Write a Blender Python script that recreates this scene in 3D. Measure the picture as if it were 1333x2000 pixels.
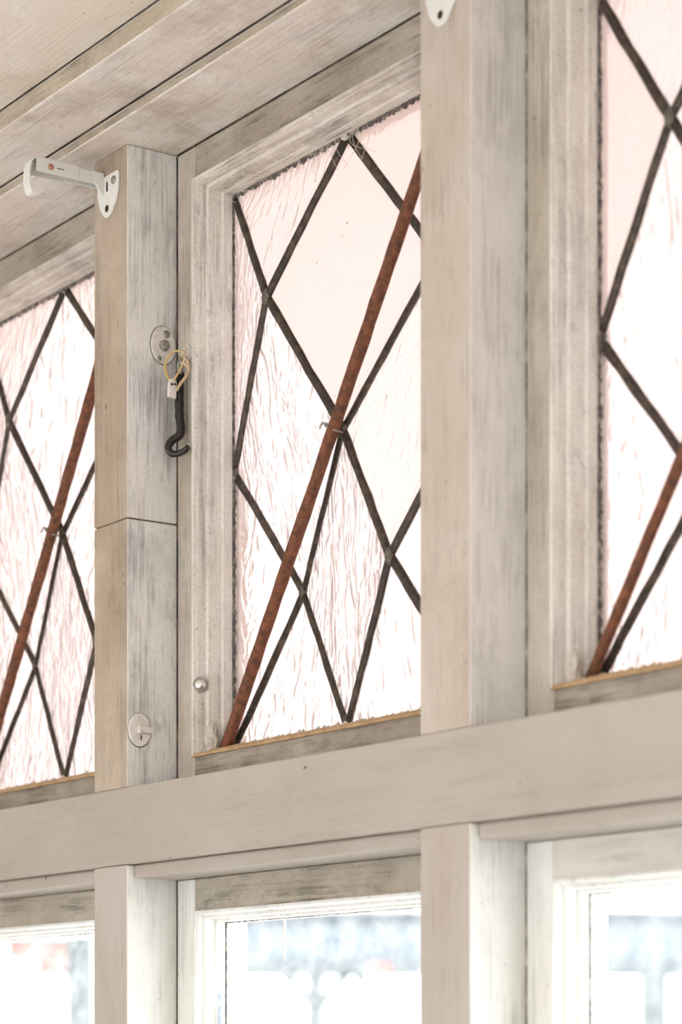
import bpy, bmesh, math, random
from mathutils import Vector, Matrix

# ------------------------------------------------------------------ clear
for o in list(bpy.data.objects):
    bpy.data.objects.remove(o)
scene = bpy.context.scene
COL = scene.collection
H = 1.55                      # camera height above the floor; heights below are given relative to it
random.seed(7)

# ------------------------------------------------------------------ camera
cam_d = bpy.data.cameras.new('camera')
cam = bpy.data.objects.new('camera', cam_d)
COL.objects.link(cam)
cam.location = (0, 0, H)
cam.rotation_euler = (math.radians(90), 0, math.radians(55.2))
cam_d.sensor_fit = 'VERTICAL'
cam_d.sensor_height = 36.0
cam_d.lens = 4700 * 36.0 / 2000
cam_d.shift_y = 0.52
cam_d.clip_start = 0.02
cam_d.clip_end = 500
cam_d.dof.use_dof = True
cam_d.dof.focus_distance = 1.97
cam_d.dof.aperture_fstop = 6.3
scene.camera = cam

# ------------------------------------------------------------------ sky: white haze, paler towards the zenith
world = bpy.data.worlds.new('hazy_sky')
scene.world = world
world.use_nodes = True
wn, wl = world.node_tree.nodes, world.node_tree.links
wn.clear()
w_out = wn.new('ShaderNodeOutputWorld')
w_bg = wn.new('ShaderNodeBackground')
w_tc = wn.new('ShaderNodeTexCoord')
w_sep = wn.new('ShaderNodeSeparateXYZ')
w_rmp = wn.new('ShaderNodeValToRGB')
w_rmp.color_ramp.interpolation = 'EASE'
w_rmp.color_ramp.elements[0].position = 0.0
w_rmp.color_ramp.elements[0].color = (0.965, 0.985, 1.0, 1)
w_rmp.color_ramp.elements[1].position = 0.75
w_rmp.color_ramp.elements[1].color = (0.42, 0.44, 0.47, 1)
wl.new(w_tc.outputs['Generated'], w_sep.inputs[0])
wl.new(w_sep.outputs['Z'], w_rmp.inputs[0])
wl.new(w_rmp.outputs[0], w_bg.inputs[0])
w_bg.inputs[1].default_value = 2.2
wl.new(w_bg.outputs[0], w_out.inputs[0])

# hazy sun high behind the house: it lights the pale ground outside and falls on the floor through the unseen back opening
sun_d = bpy.data.lights.new('sun', 'SUN')
sun_d.energy = 9.0
sun_d.angle = math.radians(3)
sun_d.color = (1.0, 0.985, 0.96)
sun = bpy.data.objects.new('sun', sun_d)
COL.objects.link(sun)
sun.location = (3, -6, 8)
sun.rotation_euler = Vector((0.25, -0.62, 0.75)).to_track_quat('Z', 'Y').to_euler()

vs = scene.view_settings
vs.view_transform = 'Standard'
vs.look = 'None'
vs.gamma = 1.0
vs.use_curve_mapping = False
vs.exposure = 1.02
scene.cycles.use_denoising = True
scene.cycles.max_bounces = 8
scene.cycles.diffuse_bounces = 3
scene.cycles.glossy_bounces = 3
scene.cycles.transmission_bounces = 6
scene.cycles.transparent_max_bounces = 8
scene.cycles.adaptive_threshold = 0.07

# ------------------------------------------------------------------ materials
def new_mat(name):
    m = bpy.data.materials.new(name)
    m.use_nodes = True
    nt = m.node_tree
    b = nt.nodes['Principled BSDF']
    return m, nt, b

def nd(nt, t, **kw):
    n = nt.nodes.new(t)
    for k, v in kw.items():
        setattr(n, k, v)
    return n

def ramp(nt, fac, p0, p1, c0=(0, 0, 0, 1), c1=(1, 1, 1, 1)):
    r = nd(nt, 'ShaderNodeValToRGB')
    r.color_ramp.elements[0].position = p0
    r.color_ramp.elements[1].position = p1
    r.color_ramp.elements[0].color = c0
    r.color_ramp.elements[1].color = c1
    nt.links.new(fac, r.inputs[0])
    return r.outputs[0]

def mixc(nt, fac, a, b):
    m = nd(nt, 'ShaderNodeMix', data_type='RGBA')
    for s, v in ((m.inputs[0], fac), (m.inputs[6], a), (m.inputs[7], b)):
        if hasattr(v, 'is_output'):
            nt.links.new(v, s)
        elif isinstance(v, (int, float)):
            s.default_value = v
        else:
            s.default_value = (*v[:3], 1)
    return m.outputs[2]

def mul(nt, a, b):
    m = nd(nt, 'ShaderNodeMath', operation='MULTIPLY')
    for s, v in ((m.inputs[0], a), (m.inputs[1], b)):
        if hasattr(v, 'is_output'):
            nt.links.new(v, s)
        else:
            s.default_value = v
    return m.outputs[0]

def noise(nt, vec, scale, detail=4, rough=0.55, dist=0.0):
    n = nd(nt, 'ShaderNodeTexNoise')
    n.inputs['Scale'].default_value = scale
    n.inputs['Detail'].default_value = detail
    n.inputs['Roughness'].default_value = rough
    n.inputs['Distortion'].default_value = dist
    nt.links.new(vec, n.inputs['Vector'])
    return n.outputs[0]

def mapped(nt, vec, scale, loc=(0, 0, 0)):
    m = nd(nt, 'ShaderNodeMapping')
    m.inputs['Scale'].default_value = scale
    m.inputs['Location'].default_value = loc
    nt.links.new(vec, m.inputs[0])
    return m.outputs[0]

def paint(name, base, mottle, dirt, axis, streak=0.6, patch=0.5, speck=0.5, seed=0.0, rough=0.5, bump=0.25, fine=0.22, pscale=13.0, blot=0.35):
    """Old brush-painted timber: mottled colour, dirty grain streaks along one axis, soft grey patches, specks."""
    m, nt, b = new_mat(name)
    pos = nd(nt, 'ShaderNodeNewGeometry').outputs['Position']
    off = mapped(nt, pos, (1, 1, 1), (seed, seed * 1.7, seed * 0.6))
    big = noise(nt, off, 9, 3, 0.6)
    col = mixc(nt, ramp(nt, big, 0.38, 0.62), base, mottle)
    sc = [150, 150, 150]
    sc['xyz'.index(axis)] = 7
    g = noise(nt, mapped(nt, off, sc), 1.0, 3, 0.65)
    sc2 = [420, 420, 420]
    sc2['xyz'.index(axis)] = 16
    g2 = noise(nt, mapped(nt, off, sc2), 1.0, 2, 0.6)
    scp = [1.4, 1.4, 1.4]
    scp['xyz'.index(axis)] = 0.55
    pn = noise(nt, mapped(nt, off, scp), 22, 4, 0.65)
    pm = ramp(nt, pn, 0.45, 0.62)
    st = mul(nt, mul(nt, ramp(nt, g, 0.42, 0.66), pm), streak)
    col = mixc(nt, st, col, dirt)
    st2 = mul(nt, mul(nt, ramp(nt, g2, 0.50, 0.66), ramp(nt, pn, 0.40, 0.62)), streak * 1.1)
    col = mixc(nt, st2, col, dirt)
    pt = mul(nt, ramp(nt, noise(nt, mapped(nt, off, (1, 1, 1), (3, 1, 2)), pscale, 5, 0.72), 0.50, 0.72), patch)
    col = mixc(nt, pt, col, dirt)
    bl = noise(nt, mapped(nt, off, [c * 1.0 for c in scp], (5, 2, 7)), 70, 4, 0.75)
    col = mixc(nt, mul(nt, ramp(nt, bl, 0.585, 0.70), blot), col, dirt)
    fn = noise(nt, off, 480, 2, 0.7)
    col = mixc(nt, mul(nt, ramp(nt, fn, 0.46, 0.72), fine), col, dirt)
    sp = mul(nt, ramp(nt, noise(nt, off, 150, 3, 0.6), 0.70, 0.72), speck)
    sp = mul(nt, sp, ramp(nt, big, 0.5, 0.56))
    col = mixc(nt, sp, col, (0.05, 0.035, 0.025))
    nt.links.new(col, b.inputs['Base Color'])
    b.inputs['Roughness'].default_value = rough
    bp = nd(nt, 'ShaderNodeBump')
    bp.inputs['Strength'].default_value = bump
    bp.inputs['Distance'].default_value = 0.0012
    add = nd(nt, 'ShaderNodeMath', operation='ADD')
    nt.links.new(g, add.inputs[0])
    nt.links.new(g2, add.inputs[1])
    nt.links.new(add.outputs[0], bp.inputs['Height'])
    nt.links.new(bp.outputs[0], b.inputs['Normal'])
    return m

M = {}
GREY = (0.13, 0.105, 0.08)
BROWN = (0.25, 0.17, 0.11)
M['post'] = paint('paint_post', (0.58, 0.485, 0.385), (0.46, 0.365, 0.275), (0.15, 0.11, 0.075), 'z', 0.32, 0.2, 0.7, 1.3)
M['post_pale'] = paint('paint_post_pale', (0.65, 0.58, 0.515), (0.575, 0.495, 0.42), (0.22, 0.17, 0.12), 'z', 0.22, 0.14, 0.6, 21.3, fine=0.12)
M['jamb'] = paint('paint_post_side_lit', (0.92, 0.915, 0.905), (0.85, 0.84, 0.82), (0.17, 0.16, 0.15), 'z', 0.5, 0.36, 0.7, 3.3, fine=0.1, blot=0.3)  # post sides, whitened for the window light they catch
M['jamb_clean'] = paint('paint_post_side_clean_lit', (0.90, 0.89, 0.865), (0.84, 0.82, 0.78), (0.24, 0.22, 0.19), 'z', 0.3, 0.3, 0.4, 31.3, fine=0.08, blot=0.12)  # less streaked sides, window light also put into the colour
M['low_h_pale'] = paint('paint_lower_sash_rail_pale', (0.74, 0.71, 0.66), (0.70, 0.665, 0.61), GREY, 'x', 0.2, 0.08, 0.3, 33.3, fine=0.06, blot=0.1)
M['transom'] = paint('paint_transom', (0.515, 0.465, 0.42), (0.485, 0.43, 0.378), (0.2, 0.145, 0.1), 'x', 0.1, 0.1, 1.0, 4.1, fine=0.09, blot=0.05)
M['low_post'] = paint('paint_lower_post', (0.565, 0.515, 0.475), (0.535, 0.475, 0.425), BROWN, 'z', 0.22, 0.06, 0.4, 2.6, fine=0.07, blot=0.12)
M['sash_v'] = paint('paint_sash_upright', (0.66, 0.605, 0.53), (0.54, 0.475, 0.395), GREY, 'z', 0.4, 0.3, 0.6, 5.2)
M['sash_h'] = paint('paint_sash_rail', (0.52, 0.455, 0.38), (0.38, 0.32, 0.255), (0.09, 0.07, 0.05), 'x', 0.6, 0.35, 0.7, 6.7)
M['mould_v'] = paint('paint_moulding_upright', (0.90, 0.875, 0.83), (0.84, 0.80, 0.735), GREY, 'z', 0.33, 0.22, 0.6, 8.9)
M['mould_h'] = paint('paint_moulding_rail', (0.86, 0.82, 0.76), (0.74, 0.67, 0.585), GREY, 'x', 0.6, 0.25, 0.5, 9.9)
M['low_v'] = paint('paint_lower_sash_upright', (0.88, 0.88, 0.855), (0.85, 0.845, 0.81), (0.2, 0.19, 0.17), 'z', 0.25, 0.08, 0.5, 11.2, fine=0.04, blot=0.15)
M['low_h'] = paint('paint_lower_sash_rail', (0.56, 0.51, 0.43), (0.44, 0.385, 0.31), (0.09, 0.08, 0.065), 'x', 0.65, 0.35, 0.6, 12.4)
M['soffit'] = paint('paint_soffit', (0.93, 0.905, 0.87), (0.84, 0.76, 0.685), (0.25, 0.175, 0.115), 'x', 0.25, 0.55, 0.3, 14.5, 0.6, 0.35, 0.2, 7.0, 0.3)
M['soffit_edge'] = paint('paint_soffit_edge', (0.62, 0.54, 0.42), (0.50, 0.42, 0.32), GREY, 'x', 0.8, 0.4, 0.6, 15.5, 0.6)
M['ceiling'] = paint('paint_ceiling', (0.92, 0.87, 0.80), (0.86, 0.78, 0.69), (0.40, 0.285, 0.19), 'x', 0.1, 0.28, 0.6, 17.5, 0.7, 0.35, 0.14, 6.0, 0.12)

def plain(name, col, rough=0.5, metal=0.0, var=0.0, scale=60, col2=None, bump=0.0, thr=(0.4, 0.65)):
    m, nt, b = new_mat(name)
    b.inputs['Roughness'].default_value = rough
    b.inputs['Metallic'].default_value = metal
    if col2:
        pos = nd(nt, 'ShaderNodeNewGeometry').outputs['Position']
        n = noise(nt, pos, scale, 6, 0.65, 0.3)
        nt.links.new(mixc(nt, ramp(nt, n, *thr), col, col2), b.inputs['Base Color'])
        if bump:
            bp = nd(nt, 'ShaderNodeBump')
            bp.inputs['Strength'].default_value = bump
            bp.inputs['Distance'].default_value = 0.001
            nt.links.new(n, bp.inputs['Height'])
            nt.links.new(bp.outputs[0], b.inputs['Normal'])
    else:
        b.inputs['Base Color'].default_value = (*col, 1)
    return m

M['lead'] = plain('lead_came_grey_brown', (0.038, 0.028, 0.022), 0.5, 0.2, scale=120, col2=(0.14, 0.10, 0.07), bump=0.4, thr=(0.45, 0.72))
M['solder'] = plain('solder_grey', (0.10, 0.085, 0.07), 0.55, 0.3, scale=200, col2=(0.20, 0.18, 0.15), bump=0.4)
M['rust'] = plain('rusty_iron', (0.24, 0.088, 0.042), 0.75, 0.1, scale=170, col2=(0.085, 0.035, 0.022), bump=0.5)
M['putty'] = plain('dirty_putty', (0.10, 0.085, 0.085), 0.85, scale=160, col2=(0.42, 0.37, 0.32), bump=0.5, thr=(0.45, 0.7))
M['putty_white'] = plain('white_putty', (0.70, 0.65, 0.58), 0.85, scale=190, col2=(0.34, 0.29, 0.24), bump=0.5, thr=(0.5, 0.75))
M['bare_wood'] = plain('bare_wood_edge', (0.60, 0.40, 0.22), 0.7, scale=90, col2=(0.42, 0.27, 0.14), bump=0.3)
M['white_metal'] = plain('white_enamel', (0.86, 0.86, 0.83), 0.35, scale=120, col2=(0.8, 0.79, 0.74), thr=(0.5, 0.8))
M['copper'] = plain('copper_screw', (0.55, 0.28, 0.18), 0.35, 0.8)
M['steel'] = plain('dull_steel', (0.38, 0.36, 0.33), 0.4, 0.8)
M['chrome'] = plain('bright_chrome', (0.85, 0.85, 0.84), 0.12, 1.0)
M['dark_hole'] = plain('dark_hole', (0.035, 0.022, 0.015), 0.9)
M['black_iron'] = plain('black_hook_iron', (0.016, 0.010, 0.011), 0.12, 0.0, scale=300, col2=(0.05, 0.04, 0.036), thr=(0.6, 0.8))
M['painted_iron'] = plain('painted_over_iron', (0.85, 0.82, 0.77), 0.45, scale=110, col2=(0.58, 0.54, 0.48), bump=0.4, thr=(0.5, 0.75))
M['smear'] = plain('blue_grey_smear', (0.36, 0.42, 0.50), 0.7, scale=120, col2=(0.80, 0.80, 0.78), thr=(0.45, 0.6))
M['crack'] = plain('crack_dirt_and_shade', (0.03, 0.024, 0.018), 0.95, scale=45, col2=(0.22, 0.17, 0.125), thr=(0.45, 0.75))  # dirt and the shade inside gaps, both put into this dark colour
M['groove'] = plain('dark_groove', (0.20, 0.175, 0.145), 0.9, scale=60, col2=(0.62, 0.58, 0.51), thr=(0.42, 0.68))  # darker mottled colour for moulding grooves and the near sash joints
M['outline'] = plain('dark_outline', (0.10, 0.085, 0.07), 0.9)
M['cord'] = plain('yellow_cord', (0.62, 0.42, 0.12), 0.7, scale=250, col2=(0.72, 0.6, 0.36))
M['cord_tan'] = plain('frayed_tan_cord', (0.52, 0.36, 0.22), 0.8, scale=350, col2=(0.72, 0.58, 0.44))
M['tab'] = plain('white_tab', (0.84, 0.80, 0.76), 0.5, scale=200, col2=(0.66, 0.52, 0.42), thr=(0.55, 0.75))
M['cobweb'] = plain('cobweb_thread', (0.75, 0.70, 0.62), 0.9)
M['wall'] = plain('cream_wall_paint', (0.79, 0.75, 0.70), 0.6, scale=6, col2=(0.75, 0.71, 0.655))
M['floor'] = plain('pale_floorboards', (0.66, 0.62, 0.57), 0.5, scale=8, col2=(0.60, 0.55, 0.49))

def glass_textured(name):
    """Rippled obscure glass with a faint pink tint; each pane has its own piece of the pattern."""
    m, nt, b = new_mat(name)
    pos = nd(nt, 'ShaderNodeNewGeometry').outputs['Position']
    inf = nd(nt, 'ShaderNodeObjectInfo')
    rnd = nd(nt, 'ShaderNodeVectorMath', operation='SCALE')
    rnd.inputs[0].default_value = (7.3, 3.1, 5.7)
    nt.links.new(inf.outputs['Random'], rnd.inputs['Scale'])
    ad = nd(nt, 'ShaderNodeVectorMath', operation='ADD')
    nt.links.new(pos, ad.inputs[0])
    nt.links.new(rnd.outputs[0], ad.inputs[1])
    mp = nd(nt, 'ShaderNodeMapping')
    mp.inputs['Rotation'].default_value = (0, math.radians(-14), 0)
    mp.inputs['Scale'].default_value = (66, 30, 27)
    nt.links.new(ad.outputs[0], mp.inputs[0])
    n1 = noise(nt, mp.outputs[0], 1.0, 2, 0.45, 1.1)
    n2 = noise(nt, ad.outputs[0], 30, 2, 0.5, 0.6)
    h = nd(nt, 'ShaderNodeMath', operation='ADD')
    nt.links.new(n1, h.inputs[0])
    nt.links.new(n2, h.inputs[1])
    bp = nd(nt, 'ShaderNodeBump')
    bp.inputs['Distance'].default_value = 0.0045
    nd_sep = nd(nt, 'ShaderNodeSeparateColor')      # red of the pane's object colour: how strongly it is rippled
    nt.links.new(inf.outputs['Color'], nd_sep.inputs[0])
    nt.links.new(nd_sep.outputs[0], bp.inputs['Strength'])
    nt.links.new(h.outputs[0], bp.inputs['Height'])
    pat = mul(nt, ramp(nt, n1, 0.46, 0.70), nd_sep.outputs[0])
    clear = mixc(nt, nd_sep.outputs[0], (0.355, 0.270, 0.246), (0.51, 0.442, 0.432))
    tint = mixc(nt, pat, clear, (0.345, 0.275, 0.28))
    nt.links.new(tint, b.inputs['Base Color'])
    b.inputs['Transmission Weight'].default_value = 1.0
    b.inputs['Roughness'].default_value = 0.05
    b.inputs['IOR'].default_value = 1.48
    nt.links.new(bp.outputs[0], b.inputs['Normal'])
    tr = nd(nt, 'ShaderNodeBsdfTranslucent')
    tr.inputs['Color'].default_value = (0.66, 0.565, 0.53, 1)
    mx = nd(nt, 'ShaderNodeMixShader')
    mx.inputs[0].default_value = 0.25
    nt.links.new(b.outputs[0], mx.inputs[1])
    nt.links.new(tr.outputs[0], mx.inputs[2])
    dirt = nd(nt, 'ShaderNodeBsdfDiffuse')
    dirt.inputs['Color'].default_value = (0.22, 0.16, 0.13, 1)
    sp = mul(nt, ramp(nt, noise(nt, pos, 260, 2, 0.5), 0.73, 0.76), ramp(nt, noise(nt, pos, 14, 2), 0.5, 0.6))
    mx2 = nd(nt, 'ShaderNodeMixShader')
    nt.links.new(mul(nt, sp, 0.7), mx2.inputs[0])
    nt.links.new(mx.outputs[0], mx2.inputs[1])
    nt.links.new(dirt.outputs[0], mx2.inputs[2])
    nt.links.new(mx2.outputs[0], nt.nodes['Material Output'].inputs[0])
    return m

def glass_clear(name):
    """Flat old window glass with a thin film of dust."""
    m, nt, b = new_mat(name)
    pos = nd(nt, 'ShaderNodeNewGeometry').outputs['Position']
    tp = nd(nt, 'ShaderNodeBsdfTransparent')
    tp.inputs['Color'].default_value = (0.97, 0.985, 0.98, 1)
    gl = nd(nt, 'ShaderNodeBsdfGlossy')
    gl.inputs['Roughness'].default_value = 0.02
    lw = nd(nt, 'ShaderNodeLayerWeight')
    lw.inputs[0].default_value = 0.5
    fr = nd(nt, 'ShaderNodeMath', operation='POWER')
    nt.links.new(lw.outputs['Facing'], fr.inputs[0])
    fr.inputs[1].default_value = 5.0
    mx = nd(nt, 'ShaderNodeMixShader')
    nt.links.new(mul(nt, fr.outputs[0], 0.5), mx.inputs[0])
    nt.links.new(tp.outputs[0], mx.inputs[1])
    nt.links.new(gl.outputs[0], mx.inputs[2])
    du = nd(nt, 'ShaderNodeBsdfTranslucent')
    du.inputs['Color'].default_value = (0.9, 0.9, 0.88, 1)
    mx2 = nd(nt, 'ShaderNodeMixShader')
    nt.links.new(mul(nt, ramp(nt, noise(nt, pos, 40, 6, 0.7), 0.35, 0.8), 0.16), mx2.inputs[0])
    nt.links.new(mx.outputs[0], mx2.inputs[1])
    nt.links.new(du.outputs[0], mx2.inputs[2])
    nt.links.new(mx2.outputs[0], nt.nodes['Material Output'].inputs[0])
    return m

M['glass_tex'] = glass_textured('rippled_pink_glass')
M['glass_clear'] = glass_clear('dusty_clear_glass')

# ------------------------------------------------------------------ helpers
WLOC = {}

def tag(o, label=None, cat=None, group=None, kind=None):
    if label: o['label'] = label
    if cat: o['category'] = cat
    if group: o['group'] = group
    if kind: o['kind'] = kind
    return o

def empty(name, loc, rz=0.0):
    o = bpy.data.objects.new(name, None)
    o.empty_display_size = 0.02
    COL.objects.link(o)
    o.location = (loc[0], loc[1], loc[2] + H)
    o.rotation_euler = (0, 0, rz)
    WLOC[o.name] = Vector(o.location)
    return o

def obj(name, bm, mat, parent=None, bevel=0.0, smooth=False, local=False, seg=2, mat2=None):
    """Links bm as one mesh. Coordinates are world (z relative to the camera height) unless local=True."""
    if not local:
        bmesh.ops.translate(bm, verts=bm.verts, vec=(0, 0, H))
    bmesh.ops.recalc_face_normals(bm, faces=bm.faces)
    xs = [v.co for v in bm.verts]
    c = Vector(((min(v.x for v in xs) + max(v.x for v in xs)) / 2, (min(v.y for v in xs) + max(v.y for v in xs)) / 2, min(v.z for v in xs)))
    bmesh.ops.translate(bm, verts=bm.verts, vec=-c)
    me = bpy.data.meshes.new(name)
    bm.to_mesh(me)
    bm.free()
    if smooth:
        for p in me.polygons: p.use_smooth = True
    me.materials.append(mat)
    o = bpy.data.objects.new(name, me)
    COL.objects.link(o)
    if parent is not None:
        o.parent = parent
        o.location = c if local else c - WLOC[parent.name]
    else:
        o.location = c
    WLOC[o.name] = c if parent is None or not local else WLOC[parent.name] + c
    if mat2 is not None:
        me.materials.append(mat2)
        for p in me.polygons:
            if abs(p.normal.x) > 0.9: p.material_index = 1  # x-facing sides take the second paint, window light included in its colour
    if bevel:
        bv = o.modifiers.new('bevel', 'BEVEL')
        bv.width = bevel
        bv.segments = seg
        bv.limit_method = 'ANGLE'
        bv.harden_normals = False
    return o

def box(bm, x0, x1, y0, y1, z0, z1):
    vs_ = [bm.verts.new((x, y, z)) for x in (x0, x1) for y in (y0, y1) for z in (z0, z1)]
    for f in ((0, 1, 3, 2), (4, 6, 7, 5), (0, 4, 5, 1), (2, 3, 7, 6), (0, 2, 6, 4), (1, 5, 7, 3)):
        bm.faces.new([vs_[i] for i in f])
    return bm

def bx(*a):
    return box(bmesh.new(), *a)

def prism(pts, axis, a0, a1):
    """Closed polygon (2D points in the other two axes) extruded along an axis."""
    bm = bmesh.new()
    def P(p, a):
        return {'x': (a, p[0], p[1]), 'y': (p[0], a, p[1]), 'z': (p[0], p[1], a)}[axis]
    A = [bm.verts.new(P(p, a0)) for p in pts]
    B = [bm.verts.new(P(p, a1)) for p in pts]
    n = len(pts)
    bm.faces.new(A)
    bm.faces.new(B)
    for i in range(n):
        bm.faces.new((A[i], A[(i + 1) % n], B[(i + 1) % n], B[i]))
    return bm

def tube(bm, pts, rad, n=8, cap=True):
    pts = [Vector(p) for p in pts]
    rs = rad if isinstance(rad, (list, tuple)) else [rad] * len(pts)
    up = None
    rings = []
    for i, p in enumerate(pts):
        t = (pts[min(i + 1, len(pts) - 1)] - pts[max(i - 1, 0)]).normalized()
        if up is None:
            up = t.orthogonal().normalized()
        up = (up - t * up.dot(t)).normalized()
        s = t.cross(up)
        rings.append([bm.verts.new(p + (up * math.cos(2 * math.pi * k / n) + s * math.sin(2 * math.pi * k / n)) * rs[i]) for k in range(n)])
    for a, b in zip(rings, rings[1:]):
        for k in range(n):
            bm.faces.new((a[k], a[(k + 1) % n], b[(k + 1) % n], b[k]))
    if cap:
        bm.faces.new(rings[0])
        bm.faces.new(rings[-1][::-1])
    return bm

def smooth_path(pts, per=6):
    """Catmull-Rom through the points."""
    P = [Vector(p) for p in pts]
    P = [P[0] * 2 - P[1]] + P + [P[-1] * 2 - P[-2]]
    out = []
    for i in range(1, len(P) - 2):
        for k in range(per):
            t = k / per
            a, b, c, d = P[i - 1], P[i], P[i + 1], P[i + 2]
            out.append(0.5 * ((2 * b) + (c - a) * t + (2 * a - 5 * b + 4 * c - d) * t * t + (3 * b - a - 3 * c + d) * t ** 3))
    out.append(P[-2])
    return out

def lathe(bm, prof, centre, axis, n=24):
    """prof: (radius, height) along axis vector from centre; starts or ends at radius 0 are closed."""
    a = Vector(axis).normalized()
    u = a.orthogonal().normalized()
    w = a.cross(u)
    c = Vector(centre)
    rings = []
    for r, h in prof:
        if r < 1e-7:
            rings.append([bm.verts.new(c + a * h)])
        else:
            rings.append([bm.verts.new(c + a * h + (u * math.cos(2 * math.pi * k / n) + w * math.sin(2 * math.pi * k / n)) * r) for k in range(n)])
    for A, B in zip(rings, rings[1:]):
        for k in range(n):
            q = [A[k % len(A)], A[(k + 1) % len(A)], B[(k + 1) % len(B)], B[k % len(B)]]
            q2 = []
            for v in q:
                if v not in q2: q2.append(v)
            if len(q2) > 2:
                try: bm.faces.new(q2)
                except ValueError: pass
    if len(rings[0]) > 1: bm.faces.new(rings[0])
    if len(rings[-1]) > 1: bm.faces.new(rings[-1])
    return bm

def ellipse_plate(cy, cz, ry, rz, x0, x1, n=36, dome=0.0006):
    """Oval plate standing on an x = const face, with a slightly rounded rim."""
    bm = bmesh.new()
    rings = []
    for x, s in ((x0, 1.0), (x0 + (x1 - x0) * 0.6, 1.0), (x1 - dome * 0.2, 0.95), (x1, 0.86)):
        rings.append([bm.verts.new((x, cy + ry * s * math.cos(2 * math.pi * k / n), cz + rz * s * math.sin(2 * math.pi * k / n))) for k in range(n)])
    for A, B in zip(rings, rings[1:]):
        for k in range(n):
            bm.faces.new((A[k], A[(k + 1) % n], B[(k + 1) % n], B[k]))
    bm.faces.new(rings[0])
    bm.faces.new(rings[-1])
    return bm

# ------------------------------------------------------------------ wall layout (metres)
PITCH = 0.4663
PW = 0.0565                    # post width
PX = -1.809                    # left face of the post beside the hook
Z_SOF = 0.7526                 # underside of the board over the windows
Z_T0, Z_T1 = 0.1505, 0.215     # transom
Y_F, Y_S, Y_B = 1.0, 1.048, 1.09
Z_SILL = -0.62
FLOOR = -H
BACK_Z = 0.0  # top of the unseen back opening, tuned for room brightness

def post_x(k):
    return PX + k * PITCH

# ------------------------------------------------------------------ setting: floor, ceiling, walls
tag(obj('floor', bx(-6, 3.2, -2.5, 1.12, FLOOR - 0.1, FLOOR), M['floor']), 'warm wooden floor of the room below the windows', None, None, 'structure')
ceil_ = empty('ceiling', (-1.4, -0.5, 0.7526))
tag(ceil_, 'cream painted ceiling with stepped boards running along the windows', None, None, 'structure')
obj('ceiling_panel', bx(-6, 3.2, -2.5, 0.9074, 0.7756, 0.90), M['ceiling'], ceil_)
obj('ceiling_board', bx(-6, 3.2, 0.91, 0.9690, 0.760, 0.90), M['soffit'], ceil_, 0.0012)
obj('ceiling_board', bx(-6, 3.2, 0.9718, 1.16, Z_SOF, 0.90), M['soffit'], ceil_, 0.0012)
b_ = bmesh.new(); box(b_, -6, 3.2, 0.9094, 0.9101, 0.7612, 0.7746)
obj('board_edge', b_, M['soffit_edge'], ceil_)
b_ = bmesh.new(); box(b_, -6, 3.2, 0.9711, 0.9719, 0.7540, 0.7588)
obj('board_edge', b_, M['soffit_edge'], ceil_)

obj('crack_line', bx(-6, 3.2, 0.9691, 0.9711, 0.7604, 0.80), M['crack'], ceil_)  # dark fills for the board gaps, their shade painted in with the dirt
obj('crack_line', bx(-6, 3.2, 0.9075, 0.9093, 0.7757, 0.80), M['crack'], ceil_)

wall_lo = tag(obj('wall_front', bx(-6, -0.55, 1.0, 1.12, FLOOR, Z_SILL - 0.03), M['wall']), 'cream wall below the row of lower windows', None, None, 'structure')
tag(obj('wall_left', bx(-6, post_x(-1), 1.0, 1.12, Z_SILL - 0.03, Z_SOF), M['wall']), 'cream wall beyond the far end of the windows', None, None, 'structure')
# near end left open and unseen back opening sized, both to light the room
bm = bmesh.new()
box(bm, post_x(2) + PW, -0.55, 1.0, 1.12, Z_SILL - 0.03, Z_SOF)
tag(obj('wall_right', bm, M['wall']), 'cream wall at the near end of the windows', None, None, 'structure')
bm = bmesh.new()  # back and end walls added to enclose the room and cut its fill
box(bm, -6, 3.2, -2.5, -2.4, FLOOR, -0.75)
box(bm, -6, 3.2, -2.5, -2.4, BACK_Z, 0.7756)
box(bm, -6, -4.2, -2.5, -2.4, -0.75, BACK_Z)
box(bm, 1.6, 3.2, -2.5, -2.4, -0.75, BACK_Z)
tag(obj('wall_back', bm, M['wall']), 'cream wall behind the viewer with a long opening sized for the room light', None, None, 'structure')
tag(obj('wall_far', bx(-6.1, -6, -2.5, 1.12, FLOOR, 0.7756), M['wall']), 'cream end wall of the room', None, None, 'structure')
tag(obj('wall_near', bx(3.2, 3.3, -2.5, 1.12, FLOOR, 0.7756), M['wall']), 'cream near end wall of the room', None, None, 'structure')
tag(obj('trim_1', bx(post_x(-1), post_x(2) + PW, 0.97, 1.12, Z_SILL - 0.03, Z_SILL), M['wall'], bevel=0.003), 'window sill board under the lower windows', None, None, 'structure')

# transom: one long board across all bays
tag(obj('trim_2', bx(post_x(-1), post_x(2) + PW, Y_F, 1.105, Z_T0, Z_T1), M['transom'], bevel=0.0012), 'wide cream horizontal rail between the leaded upper windows and the clear lower windows', None, None, 'structure')

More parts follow.
